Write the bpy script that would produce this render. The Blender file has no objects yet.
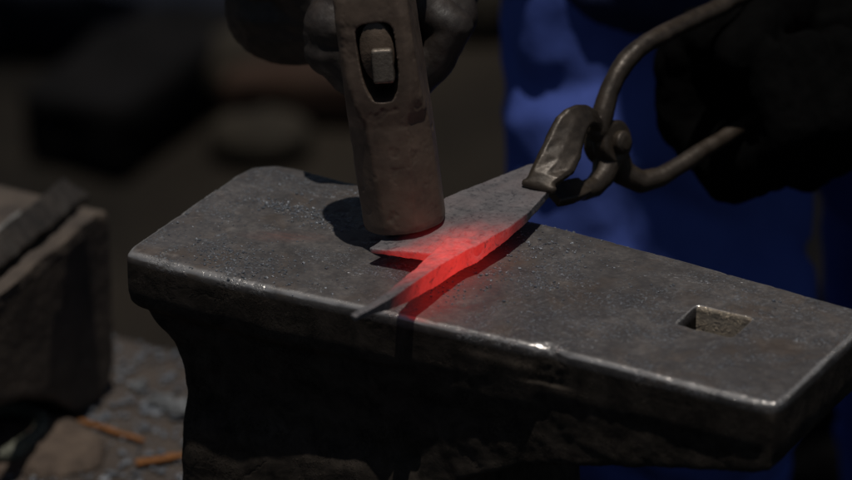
import bpy, bmesh, math, random
from mathutils import Vector, Matrix, noise
from mathutils.bvhtree import BVHTree
random.seed(7)
R = math.radians
scene = bpy.context.scene
COL = scene.collection

# ------------------------------------------------------------------ frame
AZ, EL, DIST, SPAN = R(29.5), R(25), 2.2, .44
FH = Vector((-math.sin(AZ), math.cos(AZ), 0))
RT = Vector((math.cos(AZ), math.sin(AZ), 0))
UP = Vector((0, 0, 1))
FW = FH*math.cos(EL) - UP*math.sin(EL)
CAM = -FW*DIST
CU = RT.cross(FW)

def at(px, py, z):
    """point of the horizontal plane at height z that a pixel of the photo looks at (measuring aid)"""
    k = SPAN/DIST/852
    d = FW + RT*((px-426)*k) - CU*((py-240)*k)
    return CAM + d*((z-CAM.z)/d.z)

def W(a, b, z):      # a to the right, b away, z up from the middle of the anvil face
    return RT*a + FH*b + UP*z

GROUND = -.75

# ------------------------------------------------------------------ materials
def newmat(name):
    m = bpy.data.materials.new(name); m.use_nodes = True
    nt = m.node_tree; nt.nodes.clear()
    out = nt.nodes.new('ShaderNodeOutputMaterial')
    p = nt.nodes.new('ShaderNodeBsdfPrincipled')
    nt.links.new(p.outputs[0], out.inputs[0])
    return m, nt, p

def N(nt, typ, **kw):
    n = nt.nodes.new(typ)
    for k, v in kw.items():
        if k in n.inputs: n.inputs[k].default_value = v
        else: setattr(n, k, v)
    return n

def noise_n(nt, co, scale, detail=6, rough=.6, dist=0):
    n = N(nt, 'ShaderNodeTexNoise', Scale=scale, Detail=detail, Roughness=rough, Distortion=dist)
    nt.links.new(co, n.inputs['Vector']); return n.outputs['Fac']

def ramp(nt, fac, stops):
    n = nt.nodes.new('ShaderNodeValToRGB')
    e = n.color_ramp.elements
    while len(e) < len(stops): e.new(.5)
    for i, (p, c) in enumerate(stops):
        e[i].position = p
        e[i].color = (*c, 1) if not isinstance(c, (int, float)) else (c, c, c, 1)
    nt.links.new(fac, n.inputs[0]); return n.outputs[0]

def mix(nt, fac, a, b, mode='MIX'):
    n = nt.nodes.new('ShaderNodeMix'); n.data_type = 'RGBA'; n.blend_type = mode
    for sock, v in ((n.inputs[0], fac), (n.inputs[6], a), (n.inputs[7], b)):
        if isinstance(v, (int, float)): sock.default_value = v
        elif isinstance(v, tuple): sock.default_value = (*v, 1)
        else: nt.links.new(v, sock)
    return n.outputs[2]

def math_n(nt, op, a, b=0, c=0, clamp=False):
    n = nt.nodes.new('ShaderNodeMath'); n.operation = op; n.use_clamp = clamp
    for s, v in zip(n.inputs, (a, b, c)):
        if isinstance(v, (int, float)): s.default_value = v
        else: nt.links.new(v, s)
    return n.outputs[0]

def coords(nt, scale=None, rot=None):
    tc = nt.nodes.new('ShaderNodeTexCoord'); o = tc.outputs['Object']
    if scale or rot:
        mp = nt.nodes.new('ShaderNodeMapping'); nt.links.new(o, mp.inputs[0])
        if scale: mp.inputs['Scale'].default_value = scale
        if rot: mp.inputs['Rotation'].default_value = rot
        o = mp.outputs[0]
    return o

def bump(nt, p, h, strength, dist, prev=None):
    b = N(nt, 'ShaderNodeBump', Strength=strength, Distance=dist)
    nt.links.new(h, b.inputs['Height'])
    if prev: nt.links.new(prev, b.inputs['Normal'])
    nt.links.new(b.outputs[0], p.inputs['Normal']); return b.outputs[0]

def simple(name, c1, c2, scale, rough=(.5, .8), metal=0, bs=.4, bd=.001, detail=6, spec=.5, stretch=None, wear=None):
    m, nt, p = newmat(name); co = coords(nt, stretch)
    f = noise_n(nt, co, scale, detail, .65)
    colr = ramp(nt, f, [(.3, c1), (.7, c2)])
    if wear:
        geo = nt.nodes.new('ShaderNodeNewGeometry')
        wm = math_n(nt, 'MULTIPLY', ramp(nt, geo.outputs['Pointiness'], [(wear[0], 0.), (wear[1], 1.)]), ramp(nt, f, [(.3, .3), (.6, 1.)]))
        colr = mix(nt, wm, colr, wear[2])
    nt.links.new(colr, p.inputs['Base Color'])
    f2 = noise_n(nt, co, scale*3.1, detail, .6)
    nt.links.new(ramp(nt, f2, [(.3, rough[0]), (.7, rough[1])]), p.inputs['Roughness'])
    p.inputs['Metallic'].default_value = metal
    p.inputs['Specular IOR Level'].default_value = spec
    b = bump(nt, p, f2, bs, bd)
    bump(nt, p, f, bs, bd*3, b)
    return m

def anvil_material():
    m, nt, p = newmat('worn_anvil_steel'); co = coords(nt)
    geo = nt.nodes.new('ShaderNodeNewGeometry')
    sep = nt.nodes.new('ShaderNodeSeparateXYZ'); nt.links.new(co, sep.inputs[0])
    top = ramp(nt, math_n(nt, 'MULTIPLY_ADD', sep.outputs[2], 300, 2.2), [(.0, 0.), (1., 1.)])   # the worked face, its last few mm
    big = noise_n(nt, co, 14, 5, .6)
    mid = noise_n(nt, co, 75, 8, .7, .5)
    fine = noise_n(nt, co, 900, 4, .7)
    face = ramp(nt, mid, [(.22, (.100, .091, .087)), (.5, (.155, .141, .133)), (.78, (.235, .213, .198))])
    face = mix(nt, ramp(nt, big, [(.4, 0), (.65, .75)]), face, (.078, .073, .074))
    grain = noise_n(nt, co, 380, 5, .75)
    face = mix(nt, ramp(nt, grain, [(.45, 0.), (.62, .55)]), face, (.085, .082, .088))
    face = mix(nt, ramp(nt, grain, [(.34, .35), (.44, 0.)]), face, (.24, .22, .205))
    face = mix(nt, ramp(nt, noise_n(nt, co, 30, 5, .65, .8), [(.52, 0.), (.68, .6)]), face, (.150, .112, .085))
    # oblong dents full of grey-blue mill scale, heavier in some areas
    spk = noise_n(nt, co, 520, 3, .8)
    zone = noise_n(nt, co, 22, 4, .7, 1.2)
    zm = ramp(nt, zone, [(.50, 0.), (.60, 1.)])
    sm = math_n(nt, 'MULTIPLY', ramp(nt, spk, [(.50, 0.), (.60, 1.)]), zm)
    face = mix(nt, math_n(nt, 'MULTIPLY', sm, .8), face, (.27, .285, .31))
    loose = math_n(nt, 'MULTIPLY', ramp(nt, fine, [(.68, 0.), (.76, 1.)]), .25)
    face = mix(nt, loose, face, (.24, .23, .23))
    # fine scratches running along the face
    sc = noise_n(nt, coords(nt, (60, 900, 60), (0, 0, .12)), 1, 5, .7)
    scm = ramp(nt, sc, [(.58, 0.), (.68, .45)])
    face = mix(nt, scm, face, (.22, .20, .19))
    # one long ruddy rubbed streak
    vs = nt.nodes.new('ShaderNodeVectorMath'); vs.operation = 'SUBTRACT'; nt.links.new(co, vs.inputs[0])
    c = at(285, 236, 0); vs.inputs[1].default_value = c
    mp = nt.nodes.new('ShaderNodeMapping'); nt.links.new(vs.outputs[0], mp.inputs[0])
    d = (at(325, 236, 0)-at(245, 232, 0)); ang = math.atan2(d.y, d.x)
    mp.vector_type = 'TEXTURE'; mp.inputs['Rotation'].default_value = (0, 0, ang); mp.inputs['Scale'].default_value = (.027, .0085, 1)
    ln = nt.nodes.new('ShaderNodeVectorMath'); ln.operation = 'LENGTH'; nt.links.new(mp.outputs[0], ln.inputs[0])
    st = math_n(nt, 'MULTIPLY', ramp(nt, ln.outputs['Value'], [(.3, 1.), (1., 0.)]), ramp(nt, noise_n(nt, coords(nt, (50, 500, 50), (0, 0, -ang)), 1, 4), [(.4, .25), (.6, 1.)]))
    face = mix(nt, math_n(nt, 'MULTIPLY', st, .5), face, (.26, .14, .12))
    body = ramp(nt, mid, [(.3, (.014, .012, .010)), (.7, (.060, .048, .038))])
    # hammered-bright rim of the face: the curved edge is rubbed clean
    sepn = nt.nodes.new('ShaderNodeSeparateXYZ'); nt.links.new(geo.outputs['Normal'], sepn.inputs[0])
    rimm = ramp(nt, sepn.outputs[2], [(.25, 0.), (.5, 1.), (.90, 1.), (.985, 0.)])
    rimm = math_n(nt, 'MULTIPLY', math_n(nt, 'MULTIPLY', rimm, top), ramp(nt, mid, [(.3, .35), (.55, 1.)]))
    face = mix(nt, rimm, face, (.42, .40, .38))
    # hole wall facing the front is tan: sunlight put into its colour
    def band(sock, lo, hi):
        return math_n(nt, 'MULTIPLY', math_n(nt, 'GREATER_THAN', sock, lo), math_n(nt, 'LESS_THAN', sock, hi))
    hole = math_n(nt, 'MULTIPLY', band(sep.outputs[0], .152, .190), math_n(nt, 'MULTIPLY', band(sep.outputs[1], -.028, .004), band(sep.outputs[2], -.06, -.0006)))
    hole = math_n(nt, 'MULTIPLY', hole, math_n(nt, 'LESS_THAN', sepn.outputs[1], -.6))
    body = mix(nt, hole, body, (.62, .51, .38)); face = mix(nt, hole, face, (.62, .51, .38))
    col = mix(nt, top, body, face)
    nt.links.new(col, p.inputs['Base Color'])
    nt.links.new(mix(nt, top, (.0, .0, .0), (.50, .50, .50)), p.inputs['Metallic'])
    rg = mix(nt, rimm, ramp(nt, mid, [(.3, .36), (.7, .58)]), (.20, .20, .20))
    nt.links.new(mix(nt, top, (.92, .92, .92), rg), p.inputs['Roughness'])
    nt.links.new(mix(nt, top, (.08, .08, .08), (.5, .5, .5)), p.inputs['Specular IOR Level'])
    b = bump(nt, p, fine, .2, .0004)
    b = bump(nt, p, sm, .8, .0009, b)
    crack = N(nt, 'ShaderNodeTexVoronoi', Scale=26); crack.feature = 'DISTANCE_TO_EDGE'
    wv = nt.nodes.new('ShaderNodeVectorMath'); wv.operation = 'MULTIPLY_ADD'
    tn = N(nt, 'ShaderNodeTexNoise', Scale=60, Detail=6); nt.links.new(co, tn.inputs['Vector'])
    nt.links.new(tn.outputs['Color'], wv.inputs[0]); wv.inputs[1].default_value = (.03, .03, .03); nt.links.new(co, wv.inputs[2])
    nt.links.new(wv.outputs[0], crack.inputs['Vector'])
    cr = math_n(nt, 'MULTIPLY', ramp(nt, crack.outputs['Distance'], [(0, 1.), (.035, 0.)]), ramp(nt, noise_n(nt, co, 11, 2), [(.5, 0.), (.6, 1.)]))
    b = bump(nt, p, math_n(nt, 'MULTIPLY', cr, -1), .3, .0008, b)
    bump(nt, p, mid, .35, .0010, b)
    return m

def hot_material():
    m, nt, p = newmat('glowing_hot_steel'); co = coords(nt)
    geo = nt.nodes.new('ShaderNodeNewGeometry')
    sepn = nt.nodes.new('ShaderNodeSeparateXYZ'); nt.links.new(geo.outputs['Normal'], sepn.inputs[0])
    nz = sepn.outputs[2]
    mid = noise_n(nt, co, 110, 7, .7); big = noise_n(nt, co, 38, 4, .6)
    col = ramp(nt, mid, [(.3, (.105, .098, .102)), (.7, (.200, .186, .190))])
    nt.links.new(col, p.inputs['Base Color'])
    sk = noise_n(nt, co, 330, 5, .75, .4)
    col = mix(nt, ramp(nt, sk, [(.52, 0.), (.62, .75)]), col, (.035, .035, .042))
    col = mix(nt, ramp(nt, noise_n(nt, co, 60, 4, .6), [(.45, 0.), (.62, .5)]), col, (.20, .165, .165))
    nt.links.new(col, p.inputs['Base Color'])
    p.inputs['Roughness'].default_value = .55; p.inputs['Metallic'].default_value = .25
    bb = bump(nt, p, sk, .5, .0005)
    bump(nt, p, mid, .5, .0012, bb)
    # heat: falls off from the fork along the bar and the two tines
    def heat(center, ang, sx, sy):
        vs = nt.nodes.new('ShaderNodeVectorMath'); vs.operation = 'SUBTRACT'; nt.links.new(co, vs.inputs[0]); vs.inputs[1].default_value = center
        mp = nt.nodes.new('ShaderNodeMapping'); nt.links.new(vs.outputs[0], mp.inputs[0]); mp.vector_type = 'TEXTURE'
        mp.inputs['Rotation'].default_value = (0, 0, ang); mp.inputs['Scale'].default_value = (sx, sy, 10)
        ln = nt.nodes.new('ShaderNodeVectorMath'); ln.operation = 'LENGTH'; nt.links.new(mp.outputs[0], ln.inputs[0])
        return ramp(nt, ln.outputs['Value'], [(.0, 1.), (.45, .62), (.75, .16), (1., 0.)])
    c1 = at(445, 264, .012); c2 = at(520, 222, .012); tip = at(385, 300, .012)
    d = c2-tip; a1 = math.atan2(d.y, d.x)
    h1 = heat(c1, a1, .070, .042)
    lt = at(385, 250, .01); d2 = at(440, 250, .01)-lt
    h2 = math_n(nt, 'MULTIPLY', heat(at(415, 254, .01), math.atan2(d2.y, d2.x), .036, .012), .55)
    h = math_n(nt, 'MAXIMUM', h1, h2)
    # upper skin has cooled under grey scale; edges still glow, extra underside glow added to redden the anvil
    top = math_n(nt, 'MULTIPLY_ADD', nz, 1.6, -.45, True)
    und = math_n(nt, 'MULTIPLY_ADD', nz, -3, -1.8, True)
    skin = math_n(nt, 'MULTIPLY', math_n(nt, 'POWER', h, 1.6), ramp(nt, big, [(.3, .55), (.65, 1.)]))
    fleck = ramp(nt, noise_n(nt, co, 240, 5, .75, .6), [(.34, .35), (.44, 1.)])
    skin = math_n(nt, 'MULTIPLY', skin, ramp(nt, noise_n(nt, co, 150, 6, .75), [(.35, .55), (.58, 1.05)]))
    edge = math_n(nt, 'MULTIPLY', math_n(nt, 'MULTIPLY', h, ramp(nt, mid, [(.25, .6), (.6, 1.)])), fleck)
    st = nt.nodes.new('ShaderNodeMix'); nt.links.new(top, st.inputs[0]); nt.links.new(edge, st.inputs[2]); nt.links.new(math_n(nt, 'MULTIPLY', skin, 1.15), st.inputs[3])
    st2 = math_n(nt, 'MULTIPLY', st.outputs[0], math_n(nt, 'MULTIPLY_ADD', und, 1.1, .82))
    nt.links.new(math_n(nt, 'MULTIPLY', st2, HOT), p.inputs['Emission Strength'])
    p.inputs['Emission Color'].default_value = (1, .036, .025, 1)
    return m

HOT = 2.0
M = {}
M['anvil'] = anvil_material()
M['hot'] = hot_material()
M['hammer'] = simple('rusty_brown_forged_steel', (.074, .052, .039), (.160, .113, .082), 55, (.4, .65), .25, .25, .0003, wear=(.53, .62, (.32, .27, .22)))
M['wedge'] = simple('rubbed_steel_wedge', (.13, .11, .09), (.24, .20, .16), 160, (.35, .55), .5, .4, .0005)
M['wood'] = simple('oily_handle_wood', (.05, .034, .022), (.11, .075, .05), 90, (.5, .75), 0, .5, .0006, stretch=(1, 1, 1))
M['tongs'] = simple('dark_brown_tong_steel', (.024, .018, .013), (.068, .051, .037), 55, (.32, .58), .35, .35, .0004, wear=(.53, .64, (.26, .21, .16)))
M['glove'] = simple('greasy_dark_leather', (.012, .009, .0075), (.042, .031, .025), 60, (.45, .75), 0, .35, .0007)
M['glove2'] = simple('black_leather', (.0012, .0012, .0012), (.0028, .0027, .0027), 60, (.85, .97), 0, .4, .0008, spec=.04)
M['trousers'] = simple('blue_work_cloth', (.062, .100, .36), (.088, .135, .46), 18, (.85, .95), 0, .3, .0012, spec=.1)
M['shirt'] = simple('dark_navy_cloth', (.018, .024, .06), (.028, .036, .09), 18, (.85, .95), 0, .3, .0012, spec=.1)
M['skin'] = simple('weathered_skin', (.30, .17, .12), (.40, .24, .17), 40, (.5, .6), 0, .2, .0008)
M['hair'] = simple('dark_hair', (.01, .007, .005), (.03, .02, .015), 200, (.5, .7), 0, .8, .002)
M['boot'] = simple('black_boot_leather', (.01, .009, .008), (.03, .026, .022), 40, (.4, .7), 0, .4, .001)
M['block'] = simple('sooty_block_iron', (.042, .032, .025), (.115, .088, .066), 30, (.5, .8), .1, .6, .0015)
M['oldbar'] = simple('dull_scrap_steel', (.035, .028, .024), (.095, .076, .062), 60, (.4, .65), .3, .6, .001)
M['darkbar'] = simple('dark_bar_steel', (.012, .010, .008), (.040, .031, .024), 60, (.4, .65), .3, .6, .001)
M['ash'] = simple('brown_ash', (.055, .038, .028), (.125, .090, .066), 60, (.85, .95), 0, .8, .002)
M['rod'] = simple('bright_rubbed_rod', (.20, .19, .17), (.36, .34, .31), 60, (.35, .5), .5, .6, .001)
M['rust'] = simple('orange_rust', (.11, .042, .012), (.36, .14, .032), 130, (.75, .95), 0, .8, .0015)
M['scale'] = simple('blue_grey_scale', (.08, .088, .102), (.22, .235, .26), 300, (.3, .55), .4, .5, .0005)
M['clinker'] = simple('grey_clinker', (.06, .065, .07), (.26, .27, .28), 90, (.6, .9), 0, .9, .003)
M['pebble'] = simple('tan_pebble', (.28, .20, .12), (.42, .32, .20), 90, (.6, .9), 0, .6, .002)
M['olive'] = simple('olive_grey_iron', (.07, .075, .055), (.17, .17, .13), 60, (.5, .8), .2, .6, .002)
M['stump'] = simple('sooty_end_grain', (.02, .015, .011), (.06, .045, .032), 20, (.7, .9), 0, .8, .003)
M['timber'] = simple('matt_black', (.003, .003, .003), (.007, .006, .006), 20, (.8, .95), 0, .8, .003, spec=.1)  # near black, shared by the two dark boxes on the ground
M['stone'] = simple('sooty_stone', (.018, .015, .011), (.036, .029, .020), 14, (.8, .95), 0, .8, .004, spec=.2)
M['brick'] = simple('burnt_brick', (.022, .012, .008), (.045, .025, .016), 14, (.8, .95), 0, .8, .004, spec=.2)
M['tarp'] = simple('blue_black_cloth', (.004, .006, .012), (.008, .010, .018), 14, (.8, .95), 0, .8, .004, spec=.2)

def bench_material():
    m, nt, p = newmat('bench_plate_soot_and_scale'); co = coords(nt)
    a = noise_n(nt, co, 16, 8, .7, .4); b_ = noise_n(nt, co, 120, 5, .7); c = noise_n(nt, co, 45, 6, .7)
    col = ramp(nt, a, [(.3, (.028, .021, .017)), (.5, (.056, .042, .033)), (.72, (.084, .064, .049))])
    col = mix(nt, ramp(nt, c, [(.57, 0.), (.72, .4)]), col, (.06, .066, .08))
    col = mix(nt, ramp(nt, b_, [(.64, 0.), (.72, .6)]), col, (.21, .21, .21))
    nt.links.new(col, p.inputs['Base Color']); p.inputs['Roughness'].default_value = .8
    b = bump(nt, p, b_, .6, .002); bump(nt, p, c, .7, .005, b); return m
M['bench'] = bench_material()

def ground_material():
    m, nt, p = newmat('shade_dark_ground'); co = coords(nt)
    a = noise_n(nt, co, 2.3, 6, .6, .6); b_ = noise_n(nt, co, 40, 8, .7)
    col = ramp(nt, a, [(.36, (.006, .0050, .004)), (.5, (.015, .0122, .0092)), (.66, (.030, .0235, .0170))])  # near black base colour carries the shade of the background
    col = mix(nt, ramp(nt, b_, [(.45, 0.), (.75, .5)]), col, (.03, .026, .02))
    nt.links.new(col, p.inputs['Base Color']); p.inputs['Roughness'].default_value = .95
    p.inputs['Specular IOR Level'].default_value = .15
    bump(nt, p, b_, .8, .02); return m
M['ground'] = ground_material()

# ------------------------------------------------------------------ mesh helpers
def link(o, parent=None):
    COL.objects.link(o)
    if parent is not None: o.parent = parent
    return o

def tag(o, label=None, cat=None, group=None, kind=None):
    if label: o['label'] = label
    if cat: o['category'] = cat
    if group: o['group'] = group
    if kind: o['kind'] = kind
    return o

def from_bm(name, bm, mat, parent=None, smooth=True):
    bmesh.ops.recalc_face_normals(bm, faces=bm.faces)
    me = bpy.data.meshes.new(name); bm.to_mesh(me); bm.free()
    if smooth: me.polygons.foreach_set('use_smooth', [True]*len(me.polygons))
    me.materials.append(M[mat])
    return link(bpy.data.objects.new(name, me), parent)

def evaluated(bm, mods):
    """run modifiers on a bmesh and hand back the resulting mesh datablock"""
    bmesh.ops.recalc_face_normals(bm, faces=bm.faces)
    me = bpy.data.meshes.new('work'); bm.to_mesh(me); bm.free()
    return evaluated_me(me, mods)

def evaluated_me(me, mods):
    o = bpy.data.objects.new('work', me); COL.objects.link(o)
    for typ, kw in mods:
        md = o.modifiers.new(typ, typ)
        for k, v in kw.items(): setattr(md, k, v)
    dg = bpy.context.evaluated_depsgraph_get(); dg.update()
    res = bpy.data.meshes.new_from_object(o.evaluated_get(dg))
    bpy.data.objects.remove(o); return res

def solid(name, bm, voxel, mat, parent=None, smooth=2, disp=None, post=None, pre=()):
    """overlapping closed shapes -> ONE continuous surface"""
    mods = list(pre)+[('REMESH', dict(mode='VOXEL', voxel_size=voxel, use_smooth_shade=True))]
    if smooth: mods.append(('SMOOTH', dict(factor=.5, iterations=smooth)))
    me = evaluated(bm, mods)
    if post: me = post(me)
    if disp:
        nrm = [n.vector.copy() for n in me.vertex_normals]
        for v, n in zip(me.vertices, nrm):
            v.co += disp(v.co, n)
    me.name = name; me.materials.clear(); me.materials.append(M[mat])
    me.polygons.foreach_set('use_smooth', [True]*len(me.polygons))
    return link(bpy.data.objects.new(name, me), parent)

def capsule(bm, p, q, r0, r1, seg=16, flat=1., side=None):
    """tapered capsule from p to q"""
    p, q = Vector(p), Vector(q); ax = (q-p); L = ax.length
    ax = ax.normalized() if L > 1e-6 else Vector((0, 0, 1))
    x = side if side else ax.orthogonal(); x = (x-ax*x.dot(ax)).normalized(); y = ax.cross(x)
    rings = []
    K = 4
    prof = [(-r0*math.cos(i*math.pi/2/K), r0*math.sin(i*math.pi/2/K)) for i in range(1, K+1)] + \
           [(L+r1*math.sin(i*math.pi/2/K), r1*math.cos(i*math.pi/2/K)) for i in range(0, K)]
    for h, r in prof:
        rings.append([bm.verts.new(p+ax*h+(x*math.cos(t)+y*math.sin(t)*flat)*r) for t in [2*math.pi*j/seg for j in range(seg)]])
    a = bm.verts.new(p-ax*r0); b = bm.verts.new(q+ax*r1)
    for j in range(seg):
        bm.faces.new((a, rings[0][(j+1) % seg], rings[0][j])); bm.faces.new((b, rings[-1][j], rings[-1][(j+1) % seg]))
    for u, v in zip(rings, rings[1:]):
        for j in range(seg):
            k = (j+1) % seg; bm.faces.new((u[j], u[k], v[k], v[j]))

def disc(bm, c, ax, r, h, seg=28):
    x = ax.orthogonal().normalized(); y = ax.cross(x)
    loft(bm, [[c+ax*a+(x*math.cos(t)+y*math.sin(t))*q for t in [2*math.pi*j/seg for j in range(seg)]] for a, q in ((-h, r*.88), (-h*.7, r), (h*.7, r), (h, r*.88))])

def chain(bm, pts, rad, **kw):
    for i in range(len(pts)-1): capsule(bm, pts[i], pts[i+1], rad[i], rad[i+1], **kw)

def ellipsoid(bm, c, rx, ry, rz, rot=None, seg=18):
    m = Matrix.Translation(c) @ (rot.to_4x4() if rot else Matrix()) @ Matrix.Diagonal((rx, ry, rz, 1))
    bmesh.ops.create_uvsphere(bm, u_segments=seg, v_segments=seg//2+2, radius=1, matrix=m)

def loft(bm, rings, cap=True):
    vs = [[bm.verts.new(p) for p in r] for r in rings]
    n = len(vs[0])
    for u, v in zip(vs, vs[1:]):
        for j in range(n):
            k = (j+1) % n; bm.faces.new((u[j], u[k], v[k], v[j]))
    if cap: bm.faces.new(vs[0][::-1]); bm.faces.new(vs[-1])

def prism(bm, poly, depth_vec):
    d = Vector(depth_vec)
    loft(bm, [[Vector(p) for p in poly], [Vector(p)+d for p in poly]])

def box(bm, lo, hi, mat4=None):
    lo, hi = Vector(lo), Vector(hi)
    m = Matrix.Translation((lo+hi)/2) @ Matrix.Diagonal((*(hi-lo), 1))
    if mat4: m = mat4 @ m
    bmesh.ops.create_cube(bm, size=1, matrix=m)

def rrect(x0, x1, y0, y1, z, r, n=5):
    pts = []
    for cx, cy, a in ((x1-r, y1-r, 0), (x0+r, y1-r, 90), (x0+r, y0+r, 180), (x1-r, y0+r, 270)):
        for i in range(n+1):
            t = R(a+90*i/n); pts.append(Vector((cx+r*math.cos(t), cy+r*math.sin(t), z)))
    return pts

def fbm(p, s, o=4): return noise.fractal(p*s, 1., 2., o, noise_basis='PERLIN_ORIGINAL')

def sstep(a, b, x):
    t = max(0, min(1, (x-a)/(b-a))); return t*t*(3-2*t)

# ------------------------------------------------------------------ ground
bm = bmesh.new()
n = 90
vs = {}
for i in range(n+1):
    for j in range(n+1):
        x = -9+18*i/n; y = -6+18*j/n
        vs[i, j] = bm.verts.new((x, y, GROUND+.02*fbm(Vector((x, y, 3)), 1.2)))
for i in range(n):
    for j in range(n): bm.faces.new((vs[i, j], vs[i+1, j], vs[i+1, j+1], vs[i, j+1]))
# run on to the horizon
for a, b, c, d in ((-400, -6, -9, 12), (9, -6, 400, 12), (-400, 12, 400, 400), (-400, -400, 400, -6)):
    bm.faces.new([bm.verts.new((u, v, GROUND)) for u, v in ((a, b), (c, b), (c, d), (a, d))])
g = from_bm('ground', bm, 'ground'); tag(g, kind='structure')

# ------------------------------------------------------------------ anvil
def anvil():
    bm = bmesh.new()
    plan = [(-.1268, -.0866), (-.10, -.0878), (-.06, -.0880), (.0, -.0845), (.03, -.0832), (.118, -.0795), (.228, -.0795), (.2355, -.0765), (.2372, -.069),
            (.2378, .026), (.235, .034), (.225, .037), (.174, .042), (.08, .0485), (.038, .051), (-.03, .0505), (-.074, .046), (-.106, .048), (-.119, .046), (-.1285, .038), (-.131, .022), (-.1298, -.080), (-.1290, -.0852)]
    def ins(k, z):
        c = Vector((.053, -.02)); out = []
        for x, y in plan:
            v = Vector((x, y))-c; s = Vector((1-k*(.4 if v.x > 0 else 1)/.183, 1-k/.065)); out.append(Vector((c.x+v.x*s.x, c.y+v.y*s.y, z)))
        return out
    loft(bm, [ins(.004, -.034), ins(.001, -.030), ins(0, -.024), ins(0, -.0032), ins(.0003, -.0018), ins(.0010, -.0007), ins(.0020, -.0001), ins(.0031, 0)])
    # body narrowing into the waist and flaring into the foot
    st = [(-.012, -.123, .11, -.082, .044), (-.034, -.1245, .11, -.081, .043), (-.043, -.119, .105, -.0795, .041), (-.053, -.110, .10, -.077, .037),
          (-.066, -.106, .085, -.075, .034), (-.082, -.1045, .075, -.0745, .033), (-.098, -.104, .072, -.080, .036), (-.115, -.104, .071, -.081, .042), (-.17, -.105, .073, -.083, .05), (-.25, -.108, .080, -.090, .065)]
    loft(bm, [rrect(x0, x1, y0, y1, z, .008) for z, x0, x1, y0, y1 in st])
    # heel, thinner towards its end
    prism(bm, [(.04, -.0785, -.008), (.2345, -.0785, -.008), (.2345, -.0785, -.037), (.225, -.0785, -.041), (.17, -.0785, -.052), (.10, -.0785, -.069), (.04, -.0785, -.10)], (0, .114, 0))
    def cut(me):
        c = bmesh.new(); box(c, (.1555, -.0235, -.2), (.1865, .0005, .02)); bmesh.ops.rotate(c, verts=c.verts, cent=(.171, -.0115, 0), matrix=Matrix.Rotation(R(1.5), 3, 'Z'))
        cm = bpy.data.meshes.new('cut'); c.to_mesh(cm); c.free()
        co = bpy.data.objects.new('cut', cm); COL.objects.link(co)
        r = evaluated_me(me, [('BOOLEAN', dict(object=co, operation='DIFFERENCE', solver='EXACT')),
                              ('REMESH', dict(mode='VOXEL', voxel_size=.0011, use_smooth_shade=True)), ('SMOOTH', dict(factor=.5, iterations=2))])
        bpy.data.objects.remove(co); return r
    dent = at(548, 347, 0)
    def disp(p, nrm):
        d = Vector((0, 0, 0))
        onface = sstep(-.004, -.001, p.z)
        # sides: rough forged skin
        low = sstep(-.012, -.05, p.z)
        d += nrm*(fbm(p, 22, 4)*.0009*(.04+low) + fbm(p, 90, 4)*.0004*(.05+low))
        gr = math.exp(-((p.x-.018)/.007)**2)*sstep(-.075, -.10, p.z)*sstep(-.05, -.07, p.y); d.y += .004*gr
        if p.z > -.012:
            # edge wear: chips and mushrooming along the rim
            e = abs(nrm.z)*(1-abs(nrm.z))*4
            d += Vector((0, 0, -1))*e*max(0, fbm(Vector((p.x, p.y, 0)), 45, 4)-.05)*.0010
            d += Vector((0, 0, -1))*onface*(.0005*(1+fbm(p, 12, 3)) + max(0, fbm(Vector((p.x, p.y, 9)), 130, 3)-.25)*.0009)
        # big chip on the near edge
        q = (p-dent); w = math.exp(-(q.x/.009)**2)*sstep(-.070, -.080, p.y)
        if p.z > -.02: d += Vector((0, .0022, -.0016))*w*(1+.5*fbm(p, 150, 2))
        # rim rolled down towards the far-left end
        w = sstep(.03, -.10, p.x)*sstep(-.077, -.0875, p.y)*sstep(-.012, -.002, p.z)
        d += Vector((0, .0004, -.0011))*w
        return d
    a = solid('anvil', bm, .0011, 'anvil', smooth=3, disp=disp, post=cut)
    return a
an = anvil()
tag(an, 'large dark worn steel anvil with a square hole in its heel, lying under the hammer', 'anvil')

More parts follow.
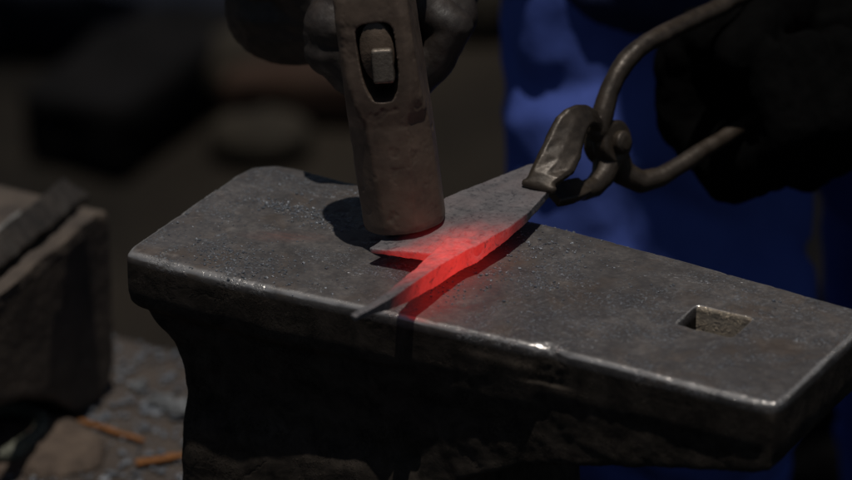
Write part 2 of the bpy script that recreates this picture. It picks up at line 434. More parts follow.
# scale flakes on the face: nobody could count them
def flakes():
    dg = bpy.context.evaluated_depsgraph_get(); bvh = BVHTree.FromObject(an, dg)
    bm = bmesh.new()
    zones = [(272, 203, .010, .003, 130), (290, 207, .012, .004, 150), (315, 215, .010, .006, 130), (322, 222, .007, .004, 70), (215, 250, .012, .008, 150), (235, 262, .014, .010, 170), (262, 268, .016, .010, 110),
             (200, 215, .03, .02, 120), (300, 190, .03, .012, 110), (540, 283, .006, .003, 90), (525, 250, .016, .012, 220), (560, 240, .02, .010, 120), (500, 275, .02, .01, 120), (440, 288, .02, .006, 90), (300, 270, .05, .012, 120), (620, 280, .08, .03, 160), (720, 370, .04, .015, 40), (400, 270, .05, .02, 120)]
    for px, py, sx, sy, cnt in zones:
        c = at(px, py, 0)
        for _ in range(int(cnt*1.15)):
            x = c.x+random.gauss(0, sx); y = c.y+random.gauss(0, sy)
            hit = bvh.ray_cast(Vector((x, y, .05)), Vector((0, 0, -1)))
            if hit[0] is None or hit[0].z < -.004: continue
            s = random.choice((.0003, .0003, .0004, .0005, .0006, .0009))*random.uniform(.7, 1.3)
            k = random.randint(4, 6); a0 = random.random()*6; tilt = Matrix.Rotation(random.uniform(-.5, .5), 3, 'X') @ Matrix.Rotation(random.uniform(-.5, .5), 3, 'Y')
            pts = [Vector((math.cos(a0+i*2*math.pi/k)*s*random.uniform(.6, 1.3), math.sin(a0+i*2*math.pi/k)*s*random.uniform(.5, 1.1), 0)) for i in range(k)]
            h = s*random.uniform(.25, .6); o = hit[0]+Vector((0, 0, h*.3))
            loft(bm, [[o+tilt @ p for p in pts], [o+tilt @ (p*.8+Vector((0, 0, h))) for p in pts]])
    f = from_bm('mill_scale', bm, 'scale', smooth=False)
    tag(f, 'fine blue grey scale flakes scattered over the anvil face', 'mill scale', kind='stuff')
flakes()

# stump under the anvil
bm = bmesh.new()
rings = []
for z, r in ((GROUND-.02, .215), (GROUND+.1, .205), (-.30, .20), (-.262, .198), (-.253, .194), (-.2515, .185)):
    rings.append([Vector((-.015+.205*0+r*.92*math.cos(t)*(1+.03*noise.noise(Vector((math.cos(t)*2, math.sin(t)*2, 1)))), -.03+r*math.sin(t)*(1+.03*noise.noise(Vector((math.cos(t)*2, math.sin(t)*2, 5)))), z)) for t in [2*math.pi*i/72 for i in range(72)]])
rings = [[Vector((min(p.x, 9), p.y, p.z)) for p in r] for r in rings]
loft(bm, rings)
s = from_bm('tree_stump', bm, 'stump'); tag(s, 'dark sooty round timber stump the anvil stands on', 'stump')

# ------------------------------------------------------------------ hammer
def frame_mat(o, x, y, z):
    m = Matrix((x, y, z)).transposed().to_4x4(); m.translation = o; return m
lean = R(7.6); back = R(7.5)
HU = (UP*math.cos(lean) - RT*math.sin(lean)); HU = (HU*math.cos(back)+FH*math.sin(back)).normalized()
HF = (-FH - HU*(-FH).dot(HU)).normalized()       # cheek that faces the onlooker
HF = (Matrix.Rotation(R(-4), 3, HU) @ HF)
HR = HU.cross(HF); HR = -HR if HR.dot(RT) < 0 else HR
HO = at(405.5, 223.5, .0115)
HM = frame_mat(HO, HR, -HF, HU)                  # local x right, y away, z up the head

def hammer():
    root = bpy.data.objects.new('hammer', None); link(root); root.location = HO; root.empty_display_size = .05
    inv = Matrix.Translation(HO)
    bm = bmesh.new()
    st = [(0, .0192, .0186, .50, .8), (.0012, .0204, .0198, .5, .8), (.004, .0209, .0205, .48, .45), (.03, .0209, .0205, .44, .2), (.050, .0209, .0205, .42, .08), (.058, .0207, .0205, .40, .0), (.064, .0203, .0210, .30, 0),
          (.071, .0197, .0215, .22, 0), (.080, .0193, .0218, .15, 0), (.096, .0192, .0218, .13, 0), (.115, .0190, .0218, .15, 0), (.125, .0190, .0212, .24, 0), (.134, .0192, .0205, .42, .2), (.160, .0200, .020, .45, .6), (.168, .0195, .0195, .48, .8), (.171, .018, .018, .5, .8)]
    rings = []
    for h, w, d, c, t in st:
        ring = []
        for i in range(96):
            a = 2*math.pi*i/96; ca, sa = math.cos(a), math.sin(a)
            ro = 1/max(abs(ca)/w, abs(sa)/d, (abs(ca)+abs(sa))/((w+d)-c*2*w*.62))
            r = ro*(1-t)+w*1.02*t
            ring.append(HM @ Vector((ca*r, sa*r, h)))
        rings.append(ring)
    loft(bm, rings)
    def cut(me):
        c = bmesh.new()
        pr = []
        for i in range(24):
            a = 2*math.pi*i/24; x = math.cos(a)*.0082; z = math.sin(a)*.020
            x = math.copysign(min(abs(math.cos(a))**.55*.0090, .0090), math.cos(a))*(1+.12*math.sin(a)); z = math.copysign(abs(math.sin(a))**(.35 if math.sin(a) > 0 else .8)*.0208, math.sin(a))
            pr.append((x+.0005, z))
        loft(c, [[HM @ Vector((x*1.12, -.03, z*1.03+.0922)) for x, z in pr], [HM @ Vector((x, 0, z*.95+.0922)) for x, z in pr], [HM @ Vector((x*1.1, .03, z+.0922)) for x, z in pr]])
        bmesh.ops.recalc_face_normals(c, faces=c.faces)
        cm = bpy.data.meshes.new('cut'); c.to_mesh(cm); c.free()
        co = bpy.data.objects.new('cut', cm); COL.objects.link(co)
        r = evaluated_me(me, [('BOOLEAN', dict(object=co, operation='DIFFERENCE', solver='EXACT')),
                              ('REMESH', dict(mode='VOXEL', voxel_size=.0006, use_smooth_shade=True)), ('SMOOTH', dict(factor=.5, iterations=1))])
        bpy.data.objects.remove(co); return r
    def disp(p, nrm):
        return nrm*(fbm(p, 60, 4)*.0002-max(0, fbm(p+Vector((3, 1, 2)), 120, 3)-.36)*.0006)
    hd = solid('head', bm, .0006, 'hammer', smooth=1, disp=disp, post=cut)
    # handle: oval wood, end seen inside the eye, runs away from the onlooker
    bm = bmesh.new()
    rr = []
    for y, w, h, dz in ((-.0208, .0082, .0155, .0062), (-.0202, .0087, .0162, .0062), (-.008, .0087, .0162, .006), (.02, .0090, .0165, .002), (.032, .0092, .0160, -.001), (.06, .0115, .0165, -.009), (.12, .0130, .0175, -.017), (.20, .0125, .0175, -.028), (.26, .0135, .019, -.036), (.275, .0125, .0175, -.038), (.28, .009, .013, -.039)):
        rr.append([HM @ Vector((w*math.cos(a)+.0005, y, .0915+dz+h*math.sin(a))) for a in [2*math.pi*i/28 for i in range(28)]])
    loft(bm, rr); hn = from_bm('handle', bm, 'wood')
    bm = bmesh.new()
    tilt = Matrix.Rotation(R(3), 4, 'Y')
    box(bm, (-.0054, -.0240, -.0090), (.0054, -.004, .0090), HM @ Matrix.Translation((.0026, 0, .0905)) @ tilt)
    wd = evaluated(bm, [('BEVEL', dict(width=.0015, segments=3)), ('REMESH', dict(mode='VOXEL', voxel_size=.0005, use_smooth_shade=True))])
    wd.materials.clear(); wd.materials.append(M['wedge']); wd.name = 'wedge'
    wo = link(bpy.data.objects.new('wedge', wd))
    for o in (hd, hn, wo):
        o.parent = root; o.matrix_parent_inverse = Matrix.Translation(-HO)
    wo.parent = hn; wo.matrix_parent_inverse = Matrix()
    tag(root, 'heavy brown steel forging hammer pressed down on the glowing workpiece', 'hammer')
hammer()

# ------------------------------------------------------------------ glowing workpiece
def workpiece():
    bm = bmesh.new()
    # main plate: outline with height of the upper surface and local thickness
    out = [(369.3, 247.6, .0088, .0020), (371.2, 249.0, .0088, .0022), (400, 250.8, .0108, .0036), (420, 252.2, .0122, .0044), (431.5, 253, .0132, .0055), (445, 262, .0150, .0085), (462, 252, .0155, .0098), (478, 245.5, .0158, .0098), (490, 237.5, .0158, .0088),
           (508, 227.5, .0156, .0070), (531, 210, .0152, .0052), (549, 189.5, .0150, .0048), (546, 176, .0150, .0048), (540, 163, .0150, .0048), (530, 164, .0148, .0046), (490, 179, .0144, .0045), (445, 197.5, .0140, .0045),
           (420, 214, .0132, .0042), (398, 230, .0112, .0034), (384, 238.5, .0098, .0028), (373, 246, .0088, .0020)]
    topv = [at(x, y, z) for x, y, z, t in out]
    tv = [bm.verts.new(p) for p in topv]; bv = [bm.verts.new(p-UP*t[3]) for p, t in zip(topv, out)]
    ctr = at(470, 220, .0156); ct = bm.verts.new(ctr); cb = bm.verts.new(ctr-UP*.006)
    n = len(tv)
    # fan from the middle keeps the outline concave at the crotch, so triangulate instead
    bm.verts.remove(ct); bm.verts.remove(cb)
    bm.faces.new(tv); bm.faces.new(bv[::-1])
    for i in range(n):
        j = (i+1) % n; bm.faces.new((tv[i], bv[i], bv[j], tv[j]))
    bmesh.ops.triangulate(bm, faces=[f for f in bm.faces if len(f.verts) > 4])
    # near tine, its outer edge turned up: stations of left edge, ridge, lower outer edge
    S = [((446, 238), (484, 240), .0157, .0162, .0100), ((434, 251), (467, 249.5), .0145, .0162, .0110), ((411, 272), (441, 264), .0160, .0186, .0116), ((387.5, 291.5), (413, 283), .0190, .0212, .0096), ((369, 303.5), (392, 297.5), .0212, .0226, .0064), ((354, 311.5), (376, 306.5), .0228, .0234, .0042), ((350.5, 314.5), (356, 317), .0228, .0228, .0030)]
    rings = []
    for l, r, zl, zr, th in S:
        a = at(*l, zl); b = at(*r, zr)
        inn = (a-b)*.12
        rings.append([a, a*.7+b*.3+UP*.0004, b*.9+a*.1+UP*.0001, b, b+inn-UP*th, a-UP*(th*.6)])
    loft(bm, rings)
    dent = at(478, 251, .012)
    def disp(p, nrm):
        d = nrm*(fbm(p, 70, 4)*.0004+fbm(p, 230, 3)*.00016)
        w = math.exp(-((p-dent).length/.0026)**2); d -= nrm*w*.0022
        return d
    o = solid('workpiece', bm, .0005, 'hot', smooth=1, disp=disp)
    tag(o, 'forked flat steel bar glowing red at its split, held on the anvil by tongs', 'hot steel')
workpiece()

# ------------------------------------------------------------------ tongs
def dW(px, py, b):
    """point at distance b behind the middle, on the pixel's line (measuring aid)"""
    k = SPAN/DIST/852
    d = FW + RT*((px-426)*k) - CU*((py-240)*k)
    t = (b - CAM.dot(FH))/d.dot(FH); return CAM+d*t

def ribbon(bm, sts, thick):
    """bar of rectangular section through stations (centre, width vector, thickness vector)"""
    rings = []
    for c, w, t in sts:
        rings.append([c+w*.92+t, c+w+t*.6, c+w-t*.6, c+w*.92-t, c-w*.92-t, c-w-t*.6, c-w+t*.6, c-w*.92+t])
    loft(bm, rings)

def tongs():
    P0 = dW(612, 141, .088)
    root = bpy.data.objects.new('tongs', None); link(root); root.location = P0; root.empty_display_size = .03
    def rough(p, nrm): return nrm*(fbm(p, 60, 4)*.0004)
    # upper jaw and the rein it runs into
    bm = bmesh.new()
    wv = RT*.0105 + FH*.0040; up = UP
    J = [(dW(539, 185, .052), .0128, (0.1, -.1, 1)), (dW(548, 174, .056), .0130, (-.4, -.1, 1)), (dW(558, 150, .064), .0130, (-1, 0, .7)), (dW(568, 129, .070), .0125, (-1, 0, .5)), (dW(579, 116, .074), .0115, (-.6, 0, 1)), (dW(591, 116, .078), .0100, (.3, 0, 1)), (dW(601, 126, .082), .0090, (1, 0, .7)), (dW(609, 140, .088), .0085, (1, 0, .2))]
    sts = []
    for c, w, n in J:
        nn = (RT*n[0]+FH*n[1]+UP*n[2]).normalized()
        wd = (RT*.42 + FH*.45 - UP*.30) if False else (RT*.72+FH*.12+UP*-.18)
        wd = (wd-nn*wd.dot(nn)).normalized()
        sts.append((c, wd*w, nn*.0027))
    chainpts = [dW(598, 130, .084), dW(603, 112, .088), dW(609, 92, .094), dW(617, 75, .100), dW(626, 61, .106), dW(636, 51, .112), dW(648, 42, .119), (dW(663, 34, .129)), dW(690, 21, .148), dW(712, 11, .165), dW(760, -14, .20), dW(830, -45, .25)]
    # jaw as a strip: across direction is the strip's width seen from the front
    edgeL = [(525, 182, .034), (530, 172, .037), (540, 150, .045), (549, 130, .053), (557, 116, .059), (565, 108.5, .063), (575, 104.5, .068), (584, 104.5, .072), (592, 109, .076), (598, 118, .081), (602, 132, .087)]
    edgeR = [(552, 188, .028), (561, 181, .031), (574, 172, .039), (581, 158, .047), (583, 145, .053), (585, 135, .058), (588, 128, .063), (591, 125, .068), (594, 126, .073), (597, 132, .079), (600, 142, .085)]
    rings = []
    for (a, b) in zip(edgeL, edgeR):
        p = dW(*a); q = dW(*b); rings.append((p, q))
    rs = []
    for i, (p, q) in enumerate(rings):
        p2, q2 = rings[min(i+1, len(rings)-1)]; p1, q1 = rings[max(i-1, 0)]
        tan = ((p2+q2)-(p1+q1)).normalized(); w = (q-p); nn = tan.cross(w).normalized()
        if nn.dot(-FW) < 0: nn = -nn
        t = nn*.0024
        rs.append([p+t*.3, p*.9+q*.1+t, p*.5+q*.5+t*1.15, p*.1+q*.9+t, q+t*.3, q-t, p*.5+q*.5-t*1.3, p-t])
    loft(bm, rs)
    # lip turned down over the bar
    capsule(bm, dW(526, 183, .0335), dW(552, 189, .0275), .0024, .0024)
    chain(bm, chainpts, [.0066, .0060, .0055, .0054, .0053, .0053, .0053, .0053, .0052, .0052, .0052, .0052])
    # eye of the joint
    ax = (RT*.75 - FH*.6 + UP*.25).normalized()
    e = dW(612, 142, .088)
    disc(bm, e+ax*.001, ax, .0120, .0042)
    j = solid('upper_jaw', bm, .0007, 'tongs', smooth=1, disp=rough)
    # lower jaw and its rein
    bm = bmesh.new()
    e2 = e-ax*.007
    lj = [dW(552, 196, .046), dW(559, 195, .048), dW(566, 193, .051), dW(574, 190, .056), dW(583, 187, .062)]
    for a, b in zip(lj, lj[1:]): pass
    ws = [.0078, .0080, .0076, .0068, .0055]
    sts = []
    for i, c in enumerate(lj):
        tan = (lj[min(i+1, 4)]-lj[max(i-1, 0)]).normalized()
        w = (FH*.8+RT*.3+UP*.05); w = (w-tan*w.dot(tan)).normalized(); nn = tan.cross(w).normalized()
        sts.append((c, w*ws[i], nn*.0027))
    ribbon(bm, sts, 0)
    chain(bm, [dW(583, 191, .062), dW(594, 187, .070), dW(603, 176, .078), dW(608, 160, .086)], [.0052, .0058, .0066, .0080])
    disc(bm, e2, ax, .0122, .0042)
    chain(bm, [dW(612, 150, .090), dW(622, 172, .092), dW(640, 182, .094), dW(660, 177, .100), dW(682, 164, .110), dW(700, 152, .120), dW(722, 139, .133), dW(745, 125, .148), dW(790, 100, .18), dW(850, 70, .22)],
          [.0080, .0070, .0062, .0055, .0050, .0047, .0046, .0046, .0045, .0045])
    l = solid('lower_jaw', bm, .0007, 'tongs', smooth=1, disp=rough)
    bm = bmesh.new()
    disc(bm, e+ax*.0065, ax, .0062, .0028); disc(bm, e+ax*.0092, ax, .0042, .0008)
    rv = solid('rivet', bm, .0006, 'tongs', smooth=2, disp=rough)
    for o in (j, l, rv):
        o.parent = root; o.matrix_parent_inverse = Matrix.Translation(-P0)
    tag(root, 'dark brown forged tongs gripping the far end of the glowing bar', 'tongs')
tongs()

# ------------------------------------------------------------------ person
def fist(bm, C, A, X, Z, s=1.0, rf=.0108, grip=.019, wrist=None, wr=.034):
    """gloved fist round an axis through C along A (first finger at C, little finger further along A);
    X from axis to the side the finger ends show on, Z up"""
    def L(a, x, z): return C+A*a*s+X*x*s+Z*z*s
    g = grip
    lens = (1., 1.08, 1.02, .88)
    for k in range(4):
        a = .0225*k; q = lens[k]; r = rf*(1.0 if k < 3 else .9)
        jit = .0015*math.sin(k*2.3)
        pts = [L(a, -g-.019, .006), L(a, -g-.011, -g*.9), L(a+.001, -.004, -g-rf*.95+jit), L(a+.001, g*.9+.002, -g*.72), L(a+.0015, g+rf*.75*q+jit, .001), L(a+.002, g*.62, g*.95*q)]
        chain(bm, pts, [r*1.25*s, r*1.22*s, r*1.1*s, r*1.08*s, r*1.02*s, r*.92*s])
    # palm and back of the hand
    for a0, a1, x, z, r in ((.0, .068, -g-.016, .010, .017), (.004, .07, -g-.008, .024, .015), (.0, .066, -g-.020, -.004, .014)):
        capsule(bm, L(a0, x, z), L(a1, x, z), r*s, r*s)
    # thumb leaves the side of the palm near its base and lies along the top
    chain(bm, [L(.062, -g-.006, .028), L(.035, -g+.004, .036), L(.010, -.004, .036), L(-.012, .008, .031)], [.0165*s, .0145*s, .0125*s, .0112*s])
    if wrist is not None:
        w0 = L(.045, -g-.016, .012)
        chain(bm, [w0, w0*.5+wrist*.5, wrist], [.030*s, wr*.82, wr])

def person():
    # measurements: legs behind the anvil, torso leaning forward over it
    hipc = W(.225, .50, GROUND+.93)
    hipR, hipL = W(.142, .50, GROUND+.90), W(.335, .50, GROUND+.90)
    kneeR, kneeL = W(.151, .368, GROUND+.50), W(.345, .47, GROUND+.50)
    ankR, ankL = W(.115, .52, GROUND+.10), W(.372, .53, GROUND+.10)
    chest = W(.22, .47, GROUND+1.28); neckb = W(.205, .40, GROUND+1.46)
    headc = W(.20, .29, GROUND+1.62)
    shR, shL = W(.03, .45, GROUND+1.42), W(.40, .41, GROUND+1.42)
    # right hand on the hammer handle
    A1 = -HF
    hcen = HM @ Vector((0.004, .072, .0810))
    wrR = hcen + A1*.075 - RT*.072 + UP*.045
    elR = W(-.07, .34, .36)
    # left hand on the tong reins
    hl = dW(741, 104, .160); A2 = (RT*.80+FH*.55-UP*.03).normalized()
    wrL = hl + A2*.13 + FH*.02 + UP*.01
    elL = W(.46, .42, .16)
    bm = bmesh.new()
    chain(bm, [hipR, kneeR, ankR], [.075, .052, .036]); chain(bm, [hipL, kneeL, ankL], [.075, .052, .036])
    for an_, s_ in ((ankR, -1), (ankL, 1)): chain(bm, [an_, an_-FH*.12-UP*.055+RT*.02*s_], [.040, .030])
    ellipsoid(bm, hipc, .15, .11, .12, Matrix.Rotation(AZ, 3, 'Z')); chain(bm, [hipc, chest, neckb], [.13, .135, .075])
    chain(bm, [shR, chest+UP*.05, shL], [.062, .10, .062]); chain(bm, [neckb, headc-UP*.05], [.055, .052])
    chain(bm, [shR, elR, wrR, hcen+A1*.04-RT*.035*1], [.055, .040, .028, .024]); chain(bm, [shL, elL, wrL, hl+A2*.06], [.055, .040, .028, .022])
    # head: skull, jaw, nose, ears, brow; looking down at the work
    HFd = (-FH*.80-UP*.55-RT*.12).normalized(); HUp = (UP-HFd*UP.dot(HFd)).normalized(); HX = HFd.cross(HUp)
    hm = Matrix((HX, HFd, HUp)).transposed()
    ellipsoid(bm, headc+HUp*.02, .076, .094, .105, hm); ellipsoid(bm, headc+HFd*.035-HUp*.055, .055, .055, .055, hm)
    capsule(bm, headc+HFd*.092+HUp*.015, headc+HFd*.112-HUp*.022, .008, .013)
    capsule(bm, headc+HFd*.082+HUp*.030-HX*.035, headc+HFd*.082+HUp*.030+HX*.035, .012, .012)
    capsule(bm, headc+HFd*.085-HUp*.055-HX*.018, headc+HFd*.085-HUp*.055+HX*.018, .008, .008)
    for sgn in (-1, 1): ellipsoid(bm, headc+HX*.078*sgn, .012, .022, .032, hm)
    body = solid('person', bm, .006, 'skin', smooth=4)
    tag(body, 'person in blue work trousers standing behind the anvil, gloved hands on hammer and tongs', 'person')
    for sgn in (-1, 1):
        bm = bmesh.new(); ellipsoid(bm, headc+HFd*.083+HUp*.012+HX*.032*sgn, .012, .012, .010, hm); from_bm('eye', bm, 'glove2', body)
    bm = bmesh.new(); ellipsoid(bm, headc+HUp*.038-HFd*.018, .084, .096, .100, hm); solid('hair', bm, .005, 'hair', body, smooth=2, disp=lambda p, n: n*fbm(p, 60, 3)*.006)
    # trousers with folds
    def folds(p, n):
        q = Vector((p.x*7, p.y*7, p.z*2.4+.9*noise.noise(p*5)))
        cr = abs(noise.noise(Vector((p.x*9+p.z*6, p.y*9, p.z*11))))
        return n*(.016*noise.noise(q*1.3)+.006*fbm(p, 14, 3)-.007*max(0, 1-cr*7))
    bm = bmesh.new()
    chain(bm, [hipR, hipR*.5+kneeR*.5, kneeR, ankR+UP*.0], [.104, .098, .088, .070]); chain(bm, [hipL, hipL*.5+kneeL*.5, kneeL, ankL], [.104, .102, .092, .070])
    ellipsoid(bm, hipc+UP*.03, .185, .145, .17, Matrix.Rotation(AZ, 3, 'Z'))
    solid('trousers', bm, .006, 'trousers', body, smooth=6, disp=folds)
    bm = bmesh.new()
    ellipsoid(bm, hipc-UP*.17-FH*.035, .21, .15, .105, Matrix.Rotation(AZ, 3, 'Z')); chain(bm, [hipc+UP*.03, chest, neckb-UP*.03], [.145, .155, .085]); chain(bm, [shR, chest+UP*.06, shL], [.078, .115, .078])  # low hem bulge added as dark cloth to darken and shade the thighs
    chain(bm, [shR, elR, elR*.35+wrR*.65], [.072, .060, .048]); chain(bm, [shL, elL, elL*.45+wrL*.55], [.074, .064, .056])
    solid('shirt', bm, .006, 'shirt', body, smooth=5, disp=lambda p, n: n*(.010*noise.noise(p*11)+.004*fbm(p, 30, 3)))
    for an_, s_ in ((ankR, -1), (ankL, 1)):
        bm = bmesh.new(); f = an_-UP*.055
        chain(bm, [an_+UP*.06, an_-UP*.02], [.052, .048]); chain(bm, [f+FH*.03, f-FH*.15+RT*.03*s_], [.045, .042], flat=.8)
        solid('boot', bm, .005, 'boot', body, smooth=4)
    # gloves
    bm = bmesh.new()
    fist(bm, hcen - HR*.002, A1, HR, HU, 1.0, rf=.0116, grip=.0175, wrist=wrR, wr=.040)
    chain(bm, [hcen+A1*.045-HR*.040+HU*.004, dW(290, 4, .155), wrR+A1*.03], [.026, .035, .036])
    chain(bm, [wrR, wrR*.72+elR*.28], [.046, .058])
    solid('glove', bm, .0014, 'glove', body, smooth=3, disp=lambda p, n: n*(fbm(p, 32, 2)*.0022+fbm(p, 110, 2)*.0004))
    bm = bmesh.new()
    X2 = (A2.cross(UP)).normalized(); X2 = -X2 if X2.dot(FH) > 0 else X2
    Z2 = A2.cross(X2); Z2 = -Z2 if Z2.z < 0 else Z2
    fist(bm, hl+A2*.0, A2, X2, Z2, 1.12, rf=.0140, grip=.026, wrist=wrL, wr=.048)
    chain(bm, [wrL, wrL*.65+elL*.35], [.052, .070])
    g2 = solid('glove', bm, .0020, 'glove2', body, smooth=3, disp=lambda p, n: n*(fbm(p, 40, 4)*.003))
    g2['label'] = 'black glove closed on the tong handles'
person()

# ------------------------------------------------------------------ work bench at the left
BZ = -.25
bench = bpy.data.objects.new('workbench', None); link(bench); bench.location = (-.6, -.02, GROUND)
BO = Vector(bench.location)
def bpart(name, bm, mat, smooth=False):
    bmesh.ops.translate(bm, verts=bm.verts, vec=-BO); return from_bm(name, bm, mat, bench, smooth)
bm = bmesh.new()
nx, ny = 150, 90
x0, x1, y0, y1 = -1.05, -.203, -.32, .252
g = [[bm.verts.new((x0+(x1-x0)*i/nx, y0+(y1-y0)*j/ny, BZ+.0015*fbm(Vector((i*.06, j*.06, 0)), 1., 4)-(.003 if i in (0, nx) or j in (0, ny) else 0))) for j in range(ny+1)] for i in range(nx+1)]
for i in range(nx):
    for j in range(ny): bm.faces.new((g[i][j], g[i+1][j], g[i+1][j+1], g[i][j+1]))
rim = [g[i][0] for i in range(nx+1)]+[g[nx][j] for j in range(1, ny+1)]+[g[i][ny] for i in range(nx-1, -1, -1)]+[g[0][j] for j in range(ny-1, 0, -1)]
lowr = [bm.verts.new((v.co.x, v.co.y, BZ-.03)) for v in rim]
for i in range(len(rim)):
    j = (i+1) % len(rim); bm.faces.new((rim[i], lowr[i], lowr[j], rim[j]))
bm.faces.new(lowr)
bpart('tabletop', bm, 'bench', True)
for lx in (-.99, -.27):
    for ly in (-.26, .19):
        bm = bmesh.new(); loft(bm, [rrect(lx-.03, lx+.03, ly-.03, ly+.03, z, .005, 2) for z in (GROUND-.02, BZ-.031)]); bpart('leg', bm, 'block')
tag(bench, 'low sooty bench left of the anvil, strewn with scale and rusty scraps', 'bench')

# heavy block on the bench
bm = bmesh.new()
prof = [(.183, -.129), (.186, -.135), (.187, -.232), (.180, -.245), (.165, -.2515), (.150, -.2515), (.138, -.244), (.122, -.230), (.09, -.214), (.05, -.204), (-.01, -.215), (-.04, -.2515), (-.06, -.2515), (-.065, -.135), (-.06, -.129)]
loft(bm, [[Vector((x, y, z)) for y, z in prof] for x in (-.60, -.322)])
sb = solid('swage_block', bm, .0022, 'block', smooth=4, disp=lambda p, n: n*fbm(p, 24, 3)*.0004)
tag(sb, 'heavy dark iron block with an arched underside standing on the bench', 'iron block')

# flat bar leaning on the block's edge, and a short bright rod
def strip(name, p, q, w, t, mat, label, cat, roll=0, vox=.0012):
    bm = bmesh.new(); p, q = Vector(p), Vector(q); ax = (q-p).normalized(); s = ax.cross(UP).normalized(); u = s.cross(ax)
    rot = Matrix.Rotation(roll, 3, ax); s = rot @ s; u = rot @ u
    nst = 12; rings = []
    for i in range(nst+1):
        c = p.lerp(q, i/nst)+u*(.15*t*math.sin(i*1.3)); rings.append([c+s*w+u*t, c-s*w+u*t, c-s*w-u*t, c+s*w-u*t])
    loft(bm, rings)
    o = solid(name, bm, vox if t > .002 else .0006, mat, smooth=2, disp=lambda a, n: n*fbm(a, 60, 3)*.0008+s*.0012*noise.noise(a*90))
    return tag(o, label, cat)
TZ = -.127
strip('flat_bar', at(74, 192, TZ+.010), at(-40, 284, TZ+.008), .0095, .005, 'darkbar', 'dark flat steel bar lying slanted across the iron block', 'steel bar', roll=R(-28))
strip('steel_rod', at(24, 217, TZ+.006), at(-30, 255, TZ+.006), .0035, .0035, 'rod', 'short bright steel rod lying behind the flat bar on the iron block', 'steel rod')
strip('rounded_bar', at(92, 218, TZ+.004), at(-30, 318, TZ+.004), .0055, .005, 'block', 'brown rounded bar lying along the near edge of the iron block', 'steel bar')

# scraps on the bench
def lump(name, px, py, r, mat, label, cat, flat=.6, el=1.0, rot=0):
    bm = bmesh.new(); c = at(px, py, BZ+r*flat*.8)
    ellipsoid(bm, Vector((0, 0, 0)), r*el, r, r*flat, None, 24)
    for v in bm.verts: v.co += v.co.normalized()*(fbm(v.co+c*3, .9/r, 3)*r*.45)
    bmesh.ops.rotate(bm, verts=bm.verts, matrix=Matrix.Rotation(rot, 3, 'Z')); bmesh.ops.translate(bm, verts=bm.verts, vec=c)
    o = from_bm(name, bm, mat); return tag(o, label, cat)
strip('rusty_strip', at(76, 419, BZ+.004), at(144, 441, BZ+.004), .0019, .0009, 'rust', 'straight orange rusty strip lying on the bench below the iron block', 'rusty strip')
strip('rusty_strip', at(136, 463, BZ+.004), at(215, 449, BZ+.004), .0030, .0010, 'rust', 'orange rusty strip lying on the bench and passing behind the anvil', 'rusty strip')
lump('clinker', 184, 408, .009, 'clinker', 'pale grey clinker lump on the bench touching the outline of the anvil', 'clinker', .6)
lump('clinker', 163, 403, .007, 'clinker', 'small grey clinker lump on the bench left of the pale one', 'clinker', .6, 1.4)
lump('clinker', 140, 386, .005, 'clinker', 'tiny grey clinker crumb on the bench right of the iron block', 'clinker', .6)
lump('clinker', 152, 411, .0045, 'scale', 'flat bluish lump of scale on the bench above the rusty strips', 'clinker', .35, 1.8, .4)
lump('pebble', 93, 441, .0045, 'pebble', 'small tan pebble on the bench under the straight rusty strip', 'pebble', .7)
bm = bmesh.new()
c = at(2, 432, BZ+.010)
for i in range(14):
    a0, a1 = i*.30-1.2, (i+1)*.30-1.2
    capsule(bm, c+Vector((math.cos(a0)*.022, math.sin(a0)*.026, .003*math.sin(a0))), c+Vector((math.cos(a1)*.022, math.sin(a1)*.026, .003*math.sin(a1))), .0055, .0055)
o = solid('iron_hook', bm, .0012, 'olive', smooth=2, disp=lambda a, n: n*fbm(a, 70, 3)*.002)
tag(o, 'olive grey curved iron hook lying on the bench at the left border', 'iron hook')
def heap():
    bm = bmesh.new(); c = at(36, 452, BZ)
    bmesh.ops.create_uvsphere(bm, u_segments=64, v_segments=32, radius=1, matrix=Matrix.Diagonal((.042, .034, .014, 1)))
    for v in bm.verts: v.co += Vector((0, 0, 1))*fbm(v.co, 60, 5)*.004+v.co.normalized()*fbm(v.co+Vector((5, 5, 5)), 30, 3)*.006
    bmesh.ops.translate(bm, verts=bm.verts, vec=c)
    o = from_bm('ash_heap', bm, 'ash'); tag(o, 'low brown heap of ash on the bench below the iron block', 'ash heap')
heap()
# grit: uncountable
bm = bmesh.new()
for _ in range(1700):
    x = random.uniform(-.42, -.205); y = random.uniform(-.02, .250)
    s = random.choice((.0005, .0008, .0012, .0018, .0026))*random.uniform(.6, 1.2)
    bmesh.ops.create_icosphere(bm, subdivisions=1, radius=s, matrix=Matrix.Translation((x, y, BZ+s*.4+.0005)) @ Matrix.Rotation(random.random()*3, 4, 'Z') @ Matrix.Diagonal((1, random.uniform(.5, 1), random.uniform(.3, .7), 1)))
for _ in range(260):
    c = Vector((random.uniform(-.42, -.208), random.uniform(-.0, .248), BZ+.002)); k = random.randint(4, 6); a0 = random.random()*6
    sz = random.uniform(.0012, .0045); el = random.uniform(.3, .9); ro = Matrix.Rotation(random.random()*6, 3, 'Z') @ Matrix.Rotation(random.uniform(-.5, .5), 3, 'X')
    pts = [ro @ Vector((math.cos(a0+i*2*math.pi/k)*sz*random.uniform(.7, 1.3), el*math.sin(a0+i*2*math.pi/k)*sz, 0)) for i in range(k)]
    loft(bm, [[c+p for p in pts], [c+p*.9+ro @ Vector((0, 0, sz*.25)) for p in pts]])
o = from_bm('scale_grit', bm, 'scale', smooth=False); tag(o, 'grey grit of hammered off scale strewn on the bench', 'grit', kind='stuff')

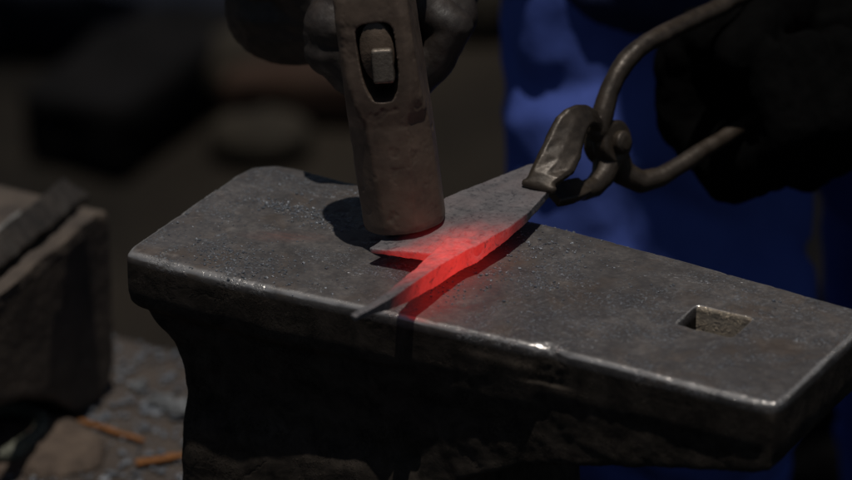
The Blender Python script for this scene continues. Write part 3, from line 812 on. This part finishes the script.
# ------------------------------------------------------------------ dim things on the ground behind
def gthing(name, c, sx, sy, sz, rz, mat, label, cat, rough=.03, vox=.012, box_=True):
    bm = bmesh.new(); c = Vector(c)
    if box_: box(bm, (-sx, -sy, 0), (sx, sy, sz*2))
    else: ellipsoid(bm, Vector((0, 0, sz*.8)), sx, sy, sz, None, 24)
    bmesh.ops.transform(bm, verts=bm.verts, matrix=Matrix.Translation(c) @ Matrix.Rotation(rz, 4, 'Z'))
    o = solid(name, bm, vox, mat, smooth=3, disp=lambda p, n: n*fbm(p, 9, 4)*rough)
    return tag(o, label, cat)
def gp(px, py, z=GROUND): return at(px, py, z)
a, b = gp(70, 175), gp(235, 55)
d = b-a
gthing('black_slab', (a+b)/2, d.length/2, .06, .04, math.atan2(d.y, d.x), 'timber', 'long low black beam lying on the dark ground behind the bench', 'slab', .012)  # long near black box along the dark diagonal
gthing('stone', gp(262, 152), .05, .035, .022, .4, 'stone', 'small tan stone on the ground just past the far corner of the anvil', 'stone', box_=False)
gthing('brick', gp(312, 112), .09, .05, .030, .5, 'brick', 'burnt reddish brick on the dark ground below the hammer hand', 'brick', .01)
gthing('stone', gp(245, 92), .11, .07, .05, 1.1, 'stone', 'larger dark grey stone on the ground beside the black beam', 'stone', box_=False)
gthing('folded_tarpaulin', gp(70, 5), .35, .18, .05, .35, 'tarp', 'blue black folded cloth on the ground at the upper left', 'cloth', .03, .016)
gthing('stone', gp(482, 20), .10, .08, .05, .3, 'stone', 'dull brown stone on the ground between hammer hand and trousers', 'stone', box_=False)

gthing('dark_filler', gp(812, 330), .13, .32, .10, AZ, 'timber', 'black added sack on the ground behind the trouser legs', 'filler', .03)  # added black box stands in for the shade between the legs
for o in scene.objects:
    if o.parent is None and o.get('category'):
        base = o.name.split('.')[0]
        grp = {'clinker': 'clinker lumps on the bench', 'rusty_strip': 'rusty strips on the bench', 'stone': 'stones on the dark ground'}.get(base)
        if grp: o['group'] = grp
# ------------------------------------------------------------------ light
SUN_EL = R(84)
sd = (-FH + RT*.12).normalized()
sv = (sd*math.cos(SUN_EL)+UP*math.sin(SUN_EL)).normalized()
L = bpy.data.lights.new('sun', 'SUN'); L.energy = 5.0; L.angle = R(.53); L.color = (1, .95, .88)
so = link(bpy.data.objects.new('sun', L)); so.rotation_euler = (-sv).to_track_quat('-Z', 'Y').to_euler(); so.location = sv*5
w = bpy.data.worlds.new('World'); scene.world = w; w.use_nodes = True
nt = w.node_tree; bg = nt.nodes['Background']
sky = nt.nodes.new('ShaderNodeTexSky'); sky.sky_type = 'NISHITA'; sky.sun_disc = False
sky.sun_elevation = SUN_EL; sky.sun_rotation = math.atan2(sv.x, sv.y)
nt.links.new(sky.outputs[0], bg.inputs[0]); bg.inputs[1].default_value = .05

# ------------------------------------------------------------------ camera
cam = bpy.data.cameras.new('camera'); co = link(bpy.data.objects.new('camera', cam))
m3 = Matrix((RT, CU, -FW)).transposed(); co.matrix_world = Matrix.Translation(CAM) @ m3.to_4x4()
cam.sensor_width = 36; cam.lens = 36*DIST/SPAN; cam.clip_start = .05; cam.clip_end = 1000
cam.dof.use_dof = True; cam.dof.focus_distance = DIST-.02; cam.dof.aperture_fstop = 5.4; cam.dof.aperture_blades = 9
scene.camera = co
scene.view_settings.view_transform = 'Standard'; scene.view_settings.look = 'None'
scene.view_settings.gamma = 1; scene.view_settings.exposure = -1.2
